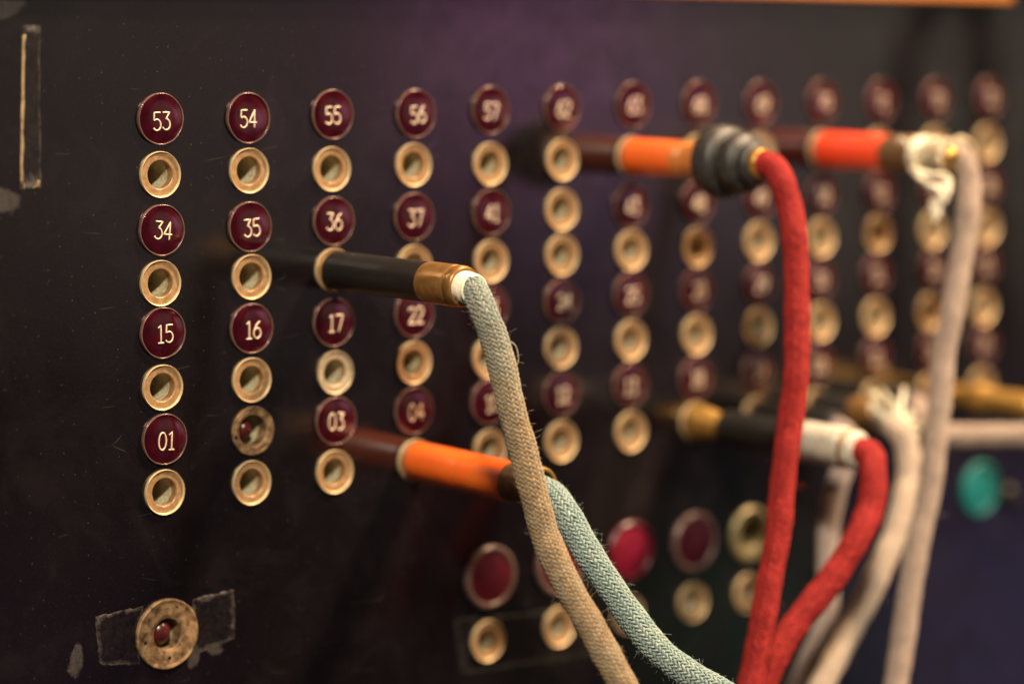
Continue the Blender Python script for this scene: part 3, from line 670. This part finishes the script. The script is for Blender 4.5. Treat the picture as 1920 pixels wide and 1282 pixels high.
# 5: black plug not pushed home, white tape, red cord
o = patch(8, 4, 'half-inserted black plug bound with white tape, with the shorter curling red cord')
turned('tip', [(2.4, -6), (2.4, 0.5), (3.9, 1.0), (3.9, 3.5), (2.9, 9.0), (2.7, 12)], M['gold'], o)
turned('sleeve', [(1.5, 10.6), (3.6, 10.6), (3.95, 11.2), (3.95, 36)], M['sleeve_black'], o)
turned('tape', [(3.95, 35), (4.35, 35.2), (4.35, 41.6), (4.5, 41.9), (4.45, 47), (4.2, 47.5), (4.15, 50), (3.4, 51.2), (2.6, 51.3)], M['tape'], o, 56, 0.015, 6)
turned('end_ring', [(3.9, 47.8), (4.3, 48.0), (4.3, 48.9), (4.0, 49.3)], M['gold'], o)
pts = [tip(o, 46), tip(o, 50), tip(o, 53.5)+[0.4, 0, -0.5]] + [at(*p) for p in ((1637, 880, 522), (1637, 920, 521), (1629, 960, 520), (1612, 1000, 518), (1583, 1050, 517), (1556, 1090, 516), (1528, 1125, 515), (1496, 1165, 514), (1462, 1215, 512.5), (1438, 1265, 511.5), (1415, 1330, 511), (1400, 1400, 510))]
cord(o, pts, 2.95, M['yarn_red'], M['core_red'], False, 55, 150)

# 6: brown plug with frayed yarn and cream cord
o = patch(10, 4, 'brown plug with a burst of frayed white yarn and a cream cord')
turned('sleeve', [(1.5, 0.9), (3.5, 1), (3.8, 1.6), (3.8, 13.2)], M['sleeve_black'], o)
turned('collar', [(3.8, 12.8), (4.1, 13.2), (4.1, 20.5), (3.5, 21.2), (2.6, 21.4)], M['cap'], o)
e = tip(o, 20); fr = []
for k, (dx_, dy_) in enumerate(((-48, -66), (-30, -70), (-12, -52), (30, -28), (12, -74), (-52, -42), (44, -4), (-20, -40), (36, 14))):
    a = at(1683, 800, 562); b_ = at(1683+dx_*0.5, 800+dy_*0.45, 561+rng.normal(0, 1)); c_ = at(1683+dx_, 800+dy_, 560+rng.normal(0, 2))
    sp, _ = spline([tip(o, 17), a, b_, c_], 0.4); V, F = tube_geo(sp, np.linspace(1.9, 0.8 if k != 4 else 0.35, len(sp)), 8); fr.append((V, F))
V, F, _ = merge(fr); mesh_obj('frayed_yarn', rel(V, o), F, M['thread'], o)
pts = [tip(o, 16), tip(o, 19)+[0.3, 0, -0.1], at(1678, 800, 560)] + [at(*p) for p in ((1697, 825, 558), (1704, 860, 557), (1703, 900, 556), (1695, 940, 554), (1679, 1000, 552), (1640, 1087, 549), (1604, 1162, 546), (1568, 1230, 543), (1541, 1282, 541), (1490, 1390, 538))]
cord(o, pts, 2.85, M['yarn_cream'], M['core_pale'], False, 66, 150)

# 7: black plug behind the taped one, greyish cord
o = patch(9, 4, 'black plug hidden behind the taped one, with a greyish white cord hanging behind')
turned('sleeve', [(1.5, 1.6), (3.6, 1.6), (3.85, 2.2), (3.85, 25), (3.2, 26)], M['sleeve_black'], o)
pts = [tip(o, 22), tip(o, 26), tip(o, 28.5)+[0, 0, -1.4]] + [at(*p) for p in ((1590, 850, 556), (1576, 890, 556), (1562, 938, 556), (1553, 1000, 555), (1553, 1087, 554), (1551, 1150, 553), (1538, 1195, 552), (1520, 1235, 551), (1498, 1285, 550), (1450, 1390, 548))]
cord(o, pts, 2.5, M['yarn_grey'], M['core_pale'], False, 77, 80)

# 8: short black plug, cord leaving level to the right
o = patch(11, 4, 'short black plug with a pinkish cord running level off to the right')
turned('sleeve', [(1.5, 0.9), (3.6, 1), (3.85, 1.6), (3.85, 13), (3.2, 14)], M['sleeve_black'], o)
pts = [tip(o, 11), tip(o, 14), at(1738, 795, 584), at(1765, 813, 583), at(1800, 817, 582), at(1850, 816, 581), at(1900, 816, 580), at(1960, 818, 578), at(2060, 835, 575), at(2150, 900, 572)]
cord(o, pts, 2.75, M['yarn_pink'], M['core_pale'], False, 88, 60)

# 9: yellow brass plug at the right edge
o = patch(12, 4, 'long yellow brass plug with a bulge, sticking out at the right edge', dz=0)
turned('sleeve', [(1.5, 0.9), (3.3, 1), (3.1, 2), (3.1, 13.5), (3.9, 15.0), (4.1, 17.5), (3.3, 20), (3.1, 22), (3.4, 30), (3.4, 33), (2.6, 34)], M['gold'], o, 56, 0.01, 2, soft=0.6)
pts = [tip(o, 31), tip(o, 35), tip(o, 39)+[1, 0, -3], tip(o, 41)+[3, 0, -14], tip(o, 41)+[8, 0, -60], tip(o, 41)+[9, 0, -120]]
cord(o, pts, 2.5, M['yarn_pink'], M['core_pale'], False, 99, 0)

# two black cables hanging out in front at the right; the polished panel mirrors them
for i, (a, b_, c_) in enumerate((((1745, 0), (1690, 150), (1672, 420)), ((1826, -20), (1840, 120), (1850, 380)))):
    Q = []
    for q in (a, b_, c_):
        p = on_panel(q[0], q[1], -70.0); Q.append((p[0], -p[1], p[2]))
    Q = [np.array(Q[0])*2-np.array(Q[1])]+Q+[np.array(Q[2])*2-np.array(Q[1])]
    P, _ = spline(Q, 2.0); V, F = tube_geo(P, 4.2, 12)
    h = mesh_obj('hanging_cable', V, F, M['cable']); h['label'] = ('slanting' if i == 0 else 'upright')+' black cable hanging beyond the right edge, mirrored in the panel'; h['category'] = 'cable'
    h['group'] = 'black cables hanging in front of the panel'
